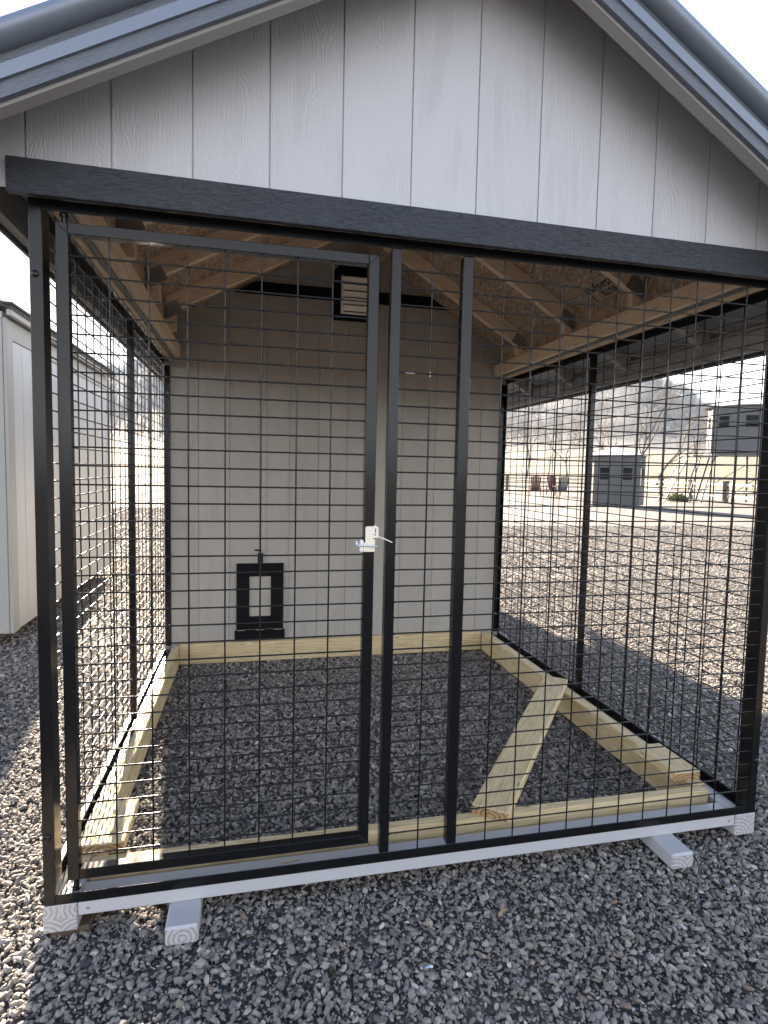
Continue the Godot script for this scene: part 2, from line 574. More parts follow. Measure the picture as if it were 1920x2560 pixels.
	# latch
	var lp := PackedVector2Array([Vector2(0.913, 1.139), Vector2(0.942, 1.139), Vector2(0.943, 1.1765), Vector2(0.938, 1.1785), Vector2(0.936, 1.182), Vector2(0.951, 1.1815), Vector2(0.9535, 1.185), Vector2(0.953, 1.213), Vector2(0.950, 1.2165), Vector2(0.946, 1.2175), Vector2(0.944, 1.221), Vector2(0.9405, 1.221), Vector2(0.940, 1.2175), Vector2(0.9165, 1.217), Vector2(0.913, 1.2135)])
	put("latch_plate", prism(lp, 0.0012, 0.007), M.cream, d)
	bx("latch_slot", Vector3(0.9425, 1.198, 0.0065), Vector3(0.9455, 1.211, 0.0078), M.ink, d, 0.0003)
	bx("latch_slot", Vector3(0.940, 1.190, 0.0065), Vector3(0.9448, 1.1935, 0.0078), M.ink, d, 0.0003)
	bx("latch_clamp", Vector3(0.8965, 1.139, -0.006), Vector3(0.9068, 1.175, 0.010), M.white_plastic, d, 0.002)
	bx("latch_clamp", Vector3(0.907, 1.139, 0.0005), Vector3(0.9125, 1.168, 0.013), M.white_plastic, d, 0.002)
	put("latch_bolt", tube_mesh([Vector3(0.885, 1.160, 0.012), Vector3(0.949, 1.156, 0.012)], 0.003, 8), M.zinc, d)
	for a in [0.0, 1.1, 2.1]:
		put("wing_nut", tube_mesh([Vector3(0.888, 1.1605, 0.012), Vector3(0.882, 1.1605 + 0.013 * cos(a), 0.012 + 0.013 * sin(a))], 0.0035, 6), M.zinc, d)
	put("latch_pin", tube_mesh([Vector3(0.952, 1.186, 0.008), Vector3(0.975, 1.1775, 0.011), Vector3(0.996, 1.168, 0.012)], 0.0018, 6), M.white_plastic, d)
	# ---- the two side panels
	for s in 2:
		var sp := part("side_panel", k)
		var X := func(x: float) -> float: return x if s == 0 else KW - x
		var B := func(called: String, x0: float, y0: float, z0: float, x1: float, y1: float, z1: float, m: Material):
			bx(called, Vector3(X.call(x0), y0, z0), Vector3(X.call(x1), y1, z1), m, sp, 0.001)
		B.call("rail", 0.0, 0.126, -0.0345, 0.004, 0.156, ZB + 0.004, M.steel)
		B.call("rail", 0.0045, 0.126, -0.0345, 0.032, 0.130, ZB + 0.004, M.steel)
		B.call("rail", 0.0, 2.050, -0.0345, 0.004, 2.080, ZB + 0.004, M.steel)
		B.call("rail", 0.0045, 2.076, -0.0345, 0.034, 2.080, ZB + 0.004, M.steel)
		B.call("post", 0.0045, 0.157, -1.178, 0.033, 2.049, -1.207, M.steel)
		B.call("post", 0.0005, 0.157, ZB + 0.0345, 0.004, 2.049, ZB + 0.004, M.steel)
		B.call("post", 0.0045, 0.157, ZB + 0.008, 0.036, 2.049, ZB + 0.004, M.steel)
		var zs := []
		for i in 23:
			zs.append(-0.085 - 0.1016 * i)
		var srows := []
		for i in 36:
			srows.append(0.2200 + 0.0508 * i)
		wire_set(sp, "x", X.call(0.009) - (0.004 if s == 1 else 0.0), zs, 0.14, 2.066, srows, -0.02, ZB + 0.02)
		for y in [0.30, 1.87]:
			screw(sp, Vector3(X.call(0.022), y, ZB + 0.009), Vector3.BACK, 0.008, M.galv)
	# ---- sills and skids under the run
	var ff := part("floor_frame", k)
	bx("front_sill", Vector3(0.087, 0.083, -0.089), Vector3(2.350, 0.1252, -0.003), M.sill, ff, 0.003)
	bx("side_sill", Vector3(-0.004, 0.043, ZB), Vector3(0.086, 0.1252, 0.0), M.sill, ff, 0.003, 2, M.sill_end)
	bx("side_sill", Vector3(2.351, 0.043, ZB), Vector3(2.440, 0.1252, 0.0), M.sill, ff, 0.003, 2, M.sill_end)
	bx("sill_ledge", Vector3(-0.036, 0.085, ZB), Vector3(-0.005, 0.123, -0.14), M.sill, ff, 0.002)
	bx("sill_ledge", Vector3(2.441, 0.085, ZB), Vector3(2.475, 0.123, -0.14), M.sill, ff, 0.002)
	bx("skid", Vector3(0.338, 0.026, -0.10), Vector3(0.429, 0.0828, 0.096), M.sill, ff, 0.006, 2, M.sill_end)
	bx("skid", Vector3(1.998, 0.026, -0.10), Vector3(2.086, 0.0828, 0.100), M.sill, ff, 0.006, 2, M.sill_end)
	bx("shim_block", Vector3(0.01, 0.012, -0.16), Vector3(0.115, 0.0425, -0.012), M.brown_block, ff, 0.003)
	for x in [0.115, 2.325]:
		screw(ff, Vector3(x, 0.105, -0.0025), Vector3.BACK, 0.005, M.galv)
	bx("floor_joist", Vector3(0.0865, 0.030, -2.335), Vector3(0.0905, 0.1250, -0.11), M.treated, ff, 0.001, 2, M.treated_end)
	bx("floor_joist", Vector3(0.050, 0.1305, -2.335), Vector3(0.0907, 0.1655, -0.11), M.treated, ff, 0.003, 2, M.treated_end)
	bx("floor_joist", Vector3(2.290, 0.030, -2.335), Vector3(2.3495, 0.1655, -0.15), M.treated, ff, 0.003, 2, M.treated_end)
	bx("floor_joist", Vector3(0.0912, 0.090, -0.146), Vector3(2.325, 0.1655, -0.107), M.treated, ff, 0.003, 0, M.treated_end)
	bx("floor_joist", Vector3(0.0912, 0.030, ZB + 0.004), Vector3(2.287, 0.1685, ZB + 0.042), M.treated, ff, 0.003, 0, M.treated_end)
	# ---- headers that carry the roof over the side panels
	var hd := part("roof_header", k)
	for s in 2:
		var X := func(x: float) -> float: return x if s == 0 else KW - x
		var H := func(called: String, x0: float, x1: float, y0: float, y1: float, m: Material, e: Material):
			bx(called, Vector3(X.call(x0), y0, -0.036), Vector3(X.call(x1), y1, ZB + 0.004), m, hd, 0.002, 2, e)
		H.call("header_board", 0.012, 0.044, 2.0805, 2.18, M.spf, M.treated_end)
		H.call("header_strip", 0.0445, 0.0655, 2.097, 2.18, M.grey_strip, null)
		H.call("header_board", 0.066, 0.101, 2.107, 2.186, M.spf, M.treated_end)
		H.call("header_trim", -0.012, 0.0115, 2.0805, 2.20, M.eave_light, null)
	# ---- gable wall over the run, boards between grooves
	var gw := part("gable_wall", k)
	bx("backing", Vector3(0.0, 2.086, 0.004), Vector3(KW, 2.245, 0.0248), M.siding, gw, 0.0)
	put("backing", prism(PackedVector2Array([Vector2(0.05, 2.2452), Vector2(KW - 0.05, 2.2452), Vector2(KW - 0.05, roof_y(KW - 0.05) - 0.004), Vector2(CX, APEX - 0.004), Vector2(0.05, roof_y(0.05) - 0.004)]), 0.004, 0.0248), M.siding, gw)
	var gx := -0.1975
	for i in 15:
		var x0 := maxf(gx + 0.0042, -OVL + 0.04)
		var x1 := minf(gx + 0.2032, KW + 0.2)
		gx += 0.2032
		if x1 - x0 < 0.02:
			continue
		var poly := PackedVector2Array([Vector2(x0, 2.088), Vector2(x1, 2.088), Vector2(x1, roof_y(x1) - 0.003)])
		if x0 < CX and x1 > CX:
			poly.append(Vector2(CX, APEX - 0.003))
		poly.append(Vector2(x0, roof_y(x0) - 0.003))
		put("siding_board", prism(poly, 0.025, 0.030, Vector2(i * 0.277, i * 0.19)), M.siding if i % 3 != 1 else M.siding_b, gw)
	bx("trim_board", Vector3(-0.033, 2.070, 0.0302), Vector3(KW + 0.03, 2.157, 0.050), M.trim, gw, 0.002)
	# ---- wall at the back of the run
	var bw := part("back_wall", k)
	put("backing", prism(PackedVector2Array([Vector2(0.0, 0.03), Vector2(KW, 0.03), Vector2(KW, roof_y(KW) - 0.004), Vector2(CX, APEX - 0.004), Vector2(0.0, roof_y(0) - 0.004)]), ZB - 0.03, ZB - 0.0045), M.taupe, bw)
	var wx := 0.0112
	var j := 0
	while wx < KW:
		var x0 := maxf(wx + 0.0036, 0.004)
		var x1 := minf(wx + 0.2032, KW - 0.004)
		var cuts := [[x0, x1]]
		if j == 3 or j == 9:
			cuts = [[x0, x0 + 0.045], [x0 + 0.0475, x1]]
		wx += 0.2032
		for c in cuts:
			if c[1] - c[0] < 0.01:
				continue
			var poly := PackedVector2Array([Vector2(c[0], 0.1702), Vector2(c[1], 0.1702), Vector2(c[1], roof_y(c[1]) - 0.003)])
			if c[0] < CX and c[1] > CX:
				poly.append(Vector2(CX, APEX - 0.003))
			poly.append(Vector2(c[0], roof_y(c[0]) - 0.003))
			put("siding_board", prism(poly, ZB - 0.0044, ZB, Vector2(j * 0.313, j * 0.23)), M.taupe if j % 2 else M.taupe_b, bw)
		j += 1
	put("trim_band", prism(PackedVector2Array([Vector2(0.45, 2.560), Vector2(1.121, 2.560), Vector2(1.121, 2.642), Vector2(0.59, 2.642)]), ZB + 0.0005, ZB + 0.016), M.black_wood, bw)
	put("trim_band", prism(PackedVector2Array([Vector2(1.441, 2.560), Vector2(1.98, 2.560), Vector2(1.84, 2.642), Vector2(1.441, 2.642)]), ZB + 0.0005, ZB + 0.016), M.black_wood, bw)
	# vent in the gable
	var gv := part("gable_vent", k)
	put("surround", prism(PackedVector2Array([Vector2(1.122, 2.428), Vector2(1.44, 2.428), Vector2(1.44, 2.765), Vector2(1.405, 2.80), Vector2(1.157, 2.80), Vector2(1.122, 2.765)]), ZB + 0.0005, ZB + 0.022), M.black_wood, gv)
	bx("frame", Vector3(1.168, 2.471, ZB + 0.0222), Vector3(1.394, 2.730, ZB + 0.030), M.vent, gv, 0.002)
	for i in 5:
		var y := 2.486 + i * 0.0475
		var sl := put("slat", cbox(Vector3(0.20, 0.040, 0.006), 0.0015), M.vent, gv, Vector3(1.281, y + 0.024, ZB + 0.038))
		sl.rotation.x = 0.5
		bx("slot", Vector3(1.185, y - 0.001, ZB + 0.0301), Vector3(1.377, y + 0.005, ZB + 0.0325), M.ink, gv, 0.0)
	# dog door
	var dd := part("dog_door", k)
	bx("frame_side", Vector3(0.468, 0.2525, ZB + 0.0005), Vector3(0.5545, 0.6275, ZB + 0.02), M.black_wood, dd)
	bx("frame_side", Vector3(0.7045, 0.2525, ZB + 0.0005), Vector3(0.790, 0.6275, ZB + 0.02), M.black_wood, dd)
	bx("frame_top", Vector3(0.468, 0.628, ZB + 0.0005), Vector3(0.790, 0.719, ZB + 0.0205), M.black_wood, dd)
	bx("frame_bottom", Vector3(0.555, 0.2525, ZB + 0.0005), Vector3(0.704, 0.342, ZB + 0.0205), M.black_wood, dd)
	bx("flap", Vector3(0.5555, 0.3425, ZB + 0.0006), Vector3(0.7035, 0.6275, ZB + 0.008), M.taupe, dd, 0.001, 1)
	bx("hinge_board", Vector3(0.456, 0.178, ZB + 0.0005), Vector3(0.802, 0.2455, ZB + 0.02), M.black_wood, dd)
	for x in [0.50, 0.63, 0.755]:
		bx("hinge", Vector3(x - 0.028, 0.2395, ZB + 0.0205), Vector3(x + 0.028, 0.2575, ZB + 0.0235), M.steel, dd, 0.001)
		put("hinge_knuckle", tube_mesh([Vector3(x - 0.028, 0.249, ZB + 0.025), Vector3(x + 0.028, 0.249, ZB + 0.025)], 0.0035, 8), M.galv, dd)
	bx("hook_plate", Vector3(0.612, 0.722, ZB + 0.0005), Vector3(0.648, 0.79, ZB + 0.006), M.steel, dd, 0.001)
	put("hook", tube_mesh([Vector3(0.629, 0.70, ZB + 0.012), Vector3(0.629, 0.795, ZB + 0.012), Vector3(0.622, 0.812, ZB + 0.014), Vector3(0.592, 0.814, ZB + 0.02)], 0.006, 8), M.steel, dd)
	# ---- the closed part of the shed behind it
	var sh := part("shed_wall", k)
	bx("wall_panel", Vector3(-0.012, 0.05, ZE), Vector3(0.01, roof_y(0.01) - 0.006, ZB - 0.0305), M.siding, sh, 0.001, 1)
	bx("wall_panel", Vector3(KW - 0.01, 0.05, ZE), Vector3(KW + 0.012, roof_y(KW - 0.01) - 0.006, ZB - 0.0305), M.siding, sh, 0.001, 1)
	put("wall_panel", prism(PackedVector2Array([Vector2(0.011, 0.05), Vector2(KW - 0.011, 0.05), Vector2(KW - 0.011, roof_y(KW - 0.011) - 0.006), Vector2(CX, APEX - 0.006), Vector2(0.011, roof_y(0.011) - 0.006)]), ZE, ZE + 0.02), M.siding, sh)
	roof(k)

func rake(called: String, lo: float, hi: float, z0: float, z1: float, m: Material, parent: Node3D, x_in := 0.0, more := 0.0) -> void:
	for s in [-1.0, 1.0]:
		var SL := SLL if s < 0.0 else SLR
		var x_out := CX + (OVL if s < 0.0 else OVR) + more
		var poly := PackedVector2Array([Vector2(CX + s * x_in, lo - SL * x_in), Vector2(CX + s * x_out, lo - SL * x_out), Vector2(CX + s * x_out, hi - SL * x_out), Vector2(CX + s * x_in, hi - SL * x_in)])
		put(called, prism(poly, z0, z1, Vector2(rng.randf(), rng.randf()), s * 0.515 + PI / 2.0), m, parent)

func roof(k: Node3D) -> void:
	var r := part("roof", k)
	rake("sheathing", APEX, APEX + 0.011, ZE - 0.1, 0.115, M.osb, r)
	rake("roof_sheet", APEX + 0.0125, APEX + 0.020, ZE - 0.12, 0.118, M.roof, r, 0.0, 0.03)
	rake("soffit_panel", APEX - 0.005, APEX - 0.0005, ZE - 0.09, 0.0, M.eave_light, r, CX + 0.013, -0.003)
	rake("soffit_panel", APEX - 0.005, APEX - 0.0005, 0.0305, 0.114, M.eave_light, r, 0.0, -0.04)
	# verge at the front: painted fly rafter, stepped dark fascia, rounded metal rake trim
	rake("fly_rafter", 2.821, 2.9400, 0.188, 0.2245, M.eave_light, r)
	rake("fascia", 2.830, 2.8645, 0.2250, 0.240, M.fascia, r, 0.0, 0.005)
	rake("fascia", 2.865, 2.896, 0.2250, 0.2475, M.roof, r, 0.0, 0.008)
	rake("fascia", 2.8965, 2.935, 0.2250, 0.234, M.fascia, r, 0.0, 0.008)
	for s in [-1.0, 1.0]:
		var SL := SLL if s < 0.0 else SLR
		var st := SurfaceTool.new()
		st.begin(Mesh.PRIMITIVE_TRIANGLES)
		var prof := []
		for i in 11:
			var a := lerpf(-1.9, PI / 2.0 + 0.1, i / 10.0)
			prof.append(Vector2(0.238 + 0.036 * cos(a), 2.957 + 0.031 * sin(a)))
		prof.append(Vector2(0.112, 3.0225))
		for i in prof.size() - 1:
			var n0: Vector2 = (prof[mini(i + 1, prof.size() - 1)] - prof[maxi(i - 1, 0)]).orthogonal().normalized()
			var n1: Vector2 = (prof[mini(i + 2, prof.size() - 1)] - prof[i]).orthogonal().normalized()
			if n0.dot(prof[i] - Vector2(0.238, 2.957)) < 0.0: n0 = -n0
			if n1.dot(prof[i + 1] - Vector2(0.238, 2.957)) < 0.0: n1 = -n1
			var q := []
			var far := CX + 0.012 + (OVL if s < 0.0 else OVR)
			for e in [[i, 0.0, n0], [i + 1, 0.0, n1], [i + 1, far, n1], [i, far, n0]]:
				q.append([Vector3(CX + s * e[1], prof[e[0]].y - SL * e[1], prof[e[0]].x), Vector3(s * e[2].y * 0.49, e[2].y * 0.87, e[2].x)])
			var gn: Vector3 = (q[1][0] - q[0][0]).cross(q[2][0] - q[0][0])
			for t in ([0, 1, 2, 0, 2, 3] if gn.dot(q[0][1] + q[1][1]) < 0.0 else [0, 2, 1, 0, 3, 2]):
				st.set_normal(q[t][1].normalized())
				st.add_vertex(q[t][0])
		put("rake_trim", st.commit(), M.roof, r)
	# eaves
	for s in 2:
		var X := func(x: float) -> float: return x if s == 0 else KW - x
		var OV := OVL if s == 0 else OVR
		var ey := roof_y(X.call(-OV))
		bx("eave_board", Vector3(X.call(-OV + 0.002), ey - 0.115, ZE - 0.09), Vector3(X.call(-OV + 0.036), ey - 0.006, 0.19), M.eave_light, r, 0.002)
		bx("eave_fascia", Vector3(X.call(-OV - 0.012), ey - 0.13, ZE - 0.1), Vector3(X.call(-OV + 0.0015), ey + 0.002, 0.2245), M.trim, r, 0.002)
		bx("drip_edge", Vector3(X.call(-OV - 0.034), ey - 0.055, ZE - 0.1), Vector3(X.call(-OV - 0.0125), ey - 0.012, 0.236), M.roof, r, 0.004)
	# rafters, their heels and tails, metal plates and the blocks between them
	var lo := APEX - 0.1045
	var top := APEX - 0.0015
	var zr := [-0.74, -1.35, -1.96]
	for z in zr:
		for s in [-1.0, 1.0]:
			var P := func(x: float, y: float) -> Vector2: return Vector2(CX + s * (CX - x), y)
			var SL := SLL if s < 0.0 else SLR
			var Y := func(x: float, ap: float) -> float: return ap - SL * (CX - x)
			var poly := PackedVector2Array([P.call(0.072, 2.1865), P.call(0.128, 2.1865), P.call(0.128, Y.call(0.128, lo)), P.call(CX, lo), P.call(CX, top), P.call(0.072, Y.call(0.072, top))])
			put("rafter", prism(poly, z - 0.019, z + 0.019, Vector2(z * 3.1, z), s * 0.515 + PI / 2.0), M.spf, r)
			var g := put("gusset_plate", cbox(Vector3(0.105, 0.075, 0.0015), 0.0003), M.galv, r, Vector3(CX + s * (CX - 0.105), 2.305 if s < 0.0 else 2.275, z + 0.0203))
			g.rotation.z = -s * 0.52
	for z in [0.11, -0.13, -0.74, -1.35, -1.96, -2.57, -3.2, -3.8, -4.4, -5.0, -5.6, -6.2, -6.8]:
		for s in [-1.0, 1.0]:
			var P := func(x: float, y: float) -> Vector2: return Vector2(CX + s * (CX - x), y)
			var SL := SLL if s < 0.0 else SLR
			var Y := func(x: float, ap: float) -> float: return ap - SL * (CX - x)
			var te := 0.038 - (OVL if s < 0.0 else OVR)
			put("rafter_tail", prism(PackedVector2Array([P.call(-0.0135, Y.call(-0.0135, APEX - 0.095)), P.call(-0.0135, Y.call(-0.0135, APEX - 0.006)), P.call(te, Y.call(te, APEX - 0.006)), P.call(te, Y.call(te, APEX - 0.095))]), z - 0.019, z + 0.019), M.eave_light, r)
	var bz := [-0.03, -0.74, -1.35, -1.96, ZB + 0.02]
	for i in 4:
		for s in 2:
			var X := func(x: float) -> float: return x if s == 0 else KW - x
			bx("blocking", Vector3(X.call(0.050), 2.1865, bz[i] - 0.0195), Vector3(X.call(0.061), roof_y(X.call(0.053)) - 0.004, bz[i + 1] + 0.0195), M.osb, r, 0.001)
	# stencilled print on the sheathing
	var font := SystemFont.new()
	font.font_names = PackedStringArray(["Droid Sans"])
	font.font_weight = 700
	for e in [["lzFresco", 0.062, 2.300, -0.965], ["STAR", 0.05, 2.348, -0.965]]:
		var t := TextMesh.new()
		t.text = e[0]
		t.font = font
		t.font_size = 64
		t.pixel_size = e[1] / 64.0
		t.depth = 0.0006
		var o := put("printed_mark", t, M.ink, r)
		# lies under the right-hand slope, read from below
		var nn := Vector3(-SLR, -1, 0).normalized()
		o.basis = Basis(Vector3(0, 0, 1), nn.cross(Vector3(0, 0, 1)), nn)
		o.position = Vector3(e[2], roof_y(e[2]) - 0.0012, e[3])
	for e in [[2.33, -1.103, 0.10, 0.008], [2.252, -1.454, 0.022, 0.022], [2.256, -1.414, 0.02, 0.026], [2.303, -1.485, 0.05, 0.035], [2.325, -1.43, 0.055, 0.03], [1.994, -1.687, 0.04, 0.006], [2.315, -0.80, 0.03, 0.05]]:
		var o := put("printed_mark", cbox(Vector3(e[2], 0.0006, e[3]), 0.0001), M.ink, r, Vector3(e[0], roof_y(e[0]) - 0.0012, e[1]))
		o.rotation.z = -atan(SLR)

# ------------------------------------------------------------------ loose timbers in the run
func timbers() -> void:
	var t := thing("timber_plank", "pale sawn plank laid diagonally across the run's front corner", "plank", Vector3(1.855, 0.1657, -0.675))
	var l := 1.478
	var o := put("plank", cbox(Vector3(0.132, 0.038, l), 0.004, 2, true).duplicate(), null, t, Vector3(0, 0.019, 0))
	o.mesh.surface_set_material(0, M.treated)
	o.mesh.surface_set_material(1, M.treated_end)
	o.rotation.y = -0.665
	var a := thing("timber_offcut", "short flat timber offcut on the sunlit joist below the door hinge", "timber", Vector3(0.118, 0.1660, -0.275))
	bx("offcut", Vector3(-0.068, 0, -0.128), Vector3(0.066, 0.036, 0.128), M.treated, a, 0.004, 2, M.treated_end)
	var b := thing("timber_offcut", "short flat timber offcut on the shaded joist beside the diagonal plank", "timber", Vector3(2.290, 0.1660, -0.305))
	bx("offcut", Vector3(-0.062, 0, -0.123), Vector3(0.062, 0.036, 0.123), M.treated, b, 0.004, 2, M.treated_end)

# ------------------------------------------------------------------ small things lying on the gravel
func litter() -> void:
	var r := RandomNumberGenerator.new()
	r.seed = 321
	var spots := [Vector2(0.79, 0.28), Vector2(0.62, 0.10), Vector2(1.42, 0.20), Vector2(1.62, 0.26), Vector2(2.35, 0.14), Vector2(2.10, 0.02), Vector2(0.46, 0.16), Vector2(1.95, 0.22), Vector2(0.55, -0.42)]
	var leafm := mat("tuft", lin(0.16, 0.19, 0.06), 0.8)
	for p in spots:
		var st := SurfaceTool.new()
		st.begin(Mesh.PRIMITIVE_TRIANGLES)
		for i in 16:
			var a := r.randf() * TAU
			var l := r.randf_range(0.010, 0.024)
			var b := Vector3(r.randfn(0, 0.007), 0, r.randfn(0, 0.007))
			var tip := b + Vector3(cos(a) * l * 0.7, l * 0.8, sin(a) * l * 0.7)
			var w := Vector3(-sin(a), 0, cos(a)) * 0.0016
			for q in [b - w, tip, b + w]:
				st.set_normal(Vector3(cos(a), 0.6, sin(a)).normalized())
				st.add_vertex(q)
		var o := put(numbered("weed_tuft"), st.commit(), leafm, self, Vector3(p.x, G + 0.006, p.y))
		o.set_meta("label", "tiny green weed tuft growing up through the gravel")
		o.set_meta("category", "weed")
		o.set_meta("group", "weed tufts in the gravel")
	var foil := thing("foil_scrap", "crumpled silver foil scrap lying on the gravel", "scrap", Vector3(1.05, G + 0.012, 0.31), 0.1)
	var fb := put("foil", rock(5), M.zinc, foil)
	fb.scale = Vector3(0.022, 0.007, 0.009)
	var lf := mat("dry_leaf", lin(0.30, 0.19, 0.11), 0.8)
	var dl := thing("dry_leaf", "curled brown dry leaf on the gravel before the run", "leaf", Vector3(1.33, G + 0.014, 0.17), 0.7)
	put("blade", prism(PackedVector2Array([Vector2(-0.022, 0), Vector2(-0.008, -0.006), Vector2(0.012, -0.005), Vector2(0.024, 0.001), Vector2(0.010, 0.005), Vector2(-0.010, 0.006)]), -0.0005, 0.0005), lf, dl).rotation = Vector3(-1.2, 0.0, 0.1)
	var ch := thing("wood_chip", "thin splinter of wood lying on the front sill", "splinter", Vector3(0.70, 0.1258, -0.062), 0.15)
	bx("splinter", Vector3(-0.03, 0, -0.004), Vector3(0.03, 0.004, 0.004), M.treated, ch, 0.001)

# ------------------------------------------------------------------ gravel
func rock(seed_: int) -> ArrayMesh:
	var r := RandomNumberGenerator.new()
	r.seed = seed_
	var t := (1.0 + sqrt(5.0)) / 2.0
	var v := [Vector3(-1, t, 0), Vector3(1, t, 0), Vector3(-1, -t, 0), Vector3(1, -t, 0), Vector3(0, -1, t), Vector3(0, 1, t), Vector3(0, -1, -t), Vector3(0, 1, -t), Vector3(t, 0, -1), Vector3(t, 0, 1), Vector3(-t, 0, -1), Vector3(-t, 0, 1)]
	var f := [[0, 11, 5], [0, 5, 1], [0, 1, 7], [0, 7, 10], [0, 10, 11], [1, 5, 9], [5, 11, 4], [11, 10, 2], [10, 7, 6], [7, 1, 8], [3, 9, 4], [3, 4, 2], [3, 2, 6], [3, 6, 8], [3, 8, 9], [4, 9, 5], [2, 4, 11], [6, 2, 10], [8, 6, 7], [9, 8, 1]]
	var rot := Basis.from_euler(Vector3(r.randf() * TAU, r.randf() * TAU, r.randf() * TAU))
	var pts := []
	for p in v:
		var q: Vector3 = rot * p.normalized() * r.randf_range(0.72, 1.18)
		pts.append(Vector3(q.x, q.y * 0.66, q.z * r.randf_range(0.75, 0.9)))
	# flatten towards a few cut planes for broken faces
	for c in 4:
		var n := Vector3(r.randfn(), r.randfn(), r.randfn()).normalized()
		for i in pts.size():
			var dd: float = pts[i].dot(n) - 0.62
			if dd > 0.0:
				pts[i] -= n * dd
	var st := SurfaceTool.new()
	st.begin(Mesh.PRIMITIVE_TRIANGLES)
	for q in f:
		var a: Vector3 = pts[q[0]]
		var b: Vector3 = pts[q[1]]
		var c: Vector3 = pts[q[2]]
		var n := (b - a).cross(c - a).normalized()
		if n.dot(a + b + c) > 0.0:
			n = -n
			var tmp := b
			b = c
			c = tmp
		for p in [a, b, c]:
			st.set_normal(-n)
			st.add_vertex(p)
	return st.commit()

func gravel() -> void:
	var holder := thing("gravel", "loose grey crushed stone gravel covering the yard round the kennel", "gravel")
	holder.set_meta("kind", "stuff")
	var r := RandomNumberGenerator.new()
	r.seed = 4242
	var eye := Vector2(0.576, 1.73)
	var kinds := 7
	var buf := []
	for i in kinds:
		buf.append([])
	var tones := [Color(0.19, 0.178, 0.166), Color(0.25, 0.232, 0.215), Color(0.13, 0.125, 0.12), Color(0.23, 0.206, 0.182), Color(0.31, 0.29, 0.268), Color(0.165, 0.16, 0.155), Color(0.265, 0.235, 0.208)]
	# [x0, x1, z0, z1, stones per square metre, smallest, largest, lift]
	var zones := [
		[-0.9, 3.2, -0.5, 0.75, 6500.0, 0.0032, 0.0065, -0.006],
		[-0.4, 3.4, -2.5, -0.5, 3500.0, 0.0040, 0.0075, -0.006],
		[-1.6, 3.6, -0.6, 1.25, 7200.0, 0.0042, 0.0148, 0.002],
		[-1.6, 3.6, -2.6, -0.6, 4600.0, 0.0048, 0.0155, 0.002],
		[-2.6, -0.0, -7.5, -2.6, 1100.0, 0.009, 0.019, 0.002],
		[2.4, 8.5, -5.0, -2.6, 1300.0, 0.009, 0.019, 0.002],
		[3.6, 7.0, -2.6, 0.6, 1500.0, 0.008, 0.018, 0.002],
		[3.0, 14.0, -12.0, -5.0, 420.0, 0.014, 0.026, 0.0],
		[-3.6, 0.4, -18.0, -7.5, 380.0, 0.014, 0.026, 0.0],
	]
	var bumps := noise(91, 0.9, 2)
	for zn in zones:
		var n := int((zn[1] - zn[0]) * (zn[3] - zn[2]) * zn[4])
		for i in n:
			var x := r.randf_range(zn[0], zn[1])
			var z := r.randf_range(zn[2], zn[3])
			var d := Vector2(x, z).distance_to(eye)
			if z < ZB - 0.05 and x > 0.0 and x < KW:
				continue
			var u := r.randf()
			var rad: float = lerpf(zn[5], zn[6], pow(u, 2.3))
			if r.randf() < 0.008:
				rad *= 1.5
			var y: float = G + zn[7] + rad * r.randf_range(-0.15, 0.35) + bumps.get_noise_2d(x, z) * 0.006
			if z < 0.0 and z > -2.4 and ((x > -0.02 and x < 0.10) or (x > 2.335 and x < 2.455)):
				y = minf(y, 0.024)
			var b := Basis.from_euler(Vector3(r.randfn(0.0, 0.45), r.randf() * TAU, r.randfn(0.0, 0.45)))* Basis.from_scale(Vector3(r.randf_range(0.95, 1.45), r.randf_range(0.6, 0.95), r.randf_range(0.7, 1.0)) * rad)
			var c: Color = tones[r.randi() % tones.size()]
			c = c * r.randf_range(0.68, 1.15) * Color(1.03, 1.0, 0.965)
			if r.randf() < 0.005:
				c = Color(0.50, 0.48, 0.45)
			elif r.randf() < 0.012:
				c = Color(0.18, 0.13, 0.10)
			buf[r.randi() % kinds].append_array([b.x.x, b.y.x, b.z.x, x, b.x.y, b.y.y, b.z.y, y, b.x.z, b.y.z, b.z.z, z, c.r, c.g, c.b, 1.0])
	for i in kinds:
		var mm := MultiMesh.new()
		mm.transform_format = MultiMesh.TRANSFORM_3D
		mm.use_colors = true
		mm.mesh = rock(100 + i * 7)
		@warning_ignore("integer_division")
		mm.instance_count = buf[i].size() / 16
		mm.buffer = PackedFloat32Array(buf[i])
		var o := MultiMeshInstance3D.new()
		o.name = "stones"
		o.multimesh = mm
		o.material_override = M.stone
		o.set_meta("kind", "stuff")
		holder.add_child(o, true)

func sheet(called: String, x0: float, x1: float, z0: float, z1: float, y: float, m: Material) -> void:
	var st := SurfaceTool.new()
	st.begin(Mesh.PRIMITIVE_TRIANGLES)
	var p := [Vector3(x0, y, z0), Vector3(x1, y, z0), Vector3(x1, y, z1), Vector3(x0, y, z1)]
	for i in [0, 1, 2, 0, 2, 3]:
		st.set_normal(Vector3.UP)
		st.set_uv(Vector2(p[i].x, p[i].z))
		st.add_vertex(p[i])
	st.generate_tangents()
	var o := put(called, st.commit(), m, self)
	o.set_meta("kind", "structure")

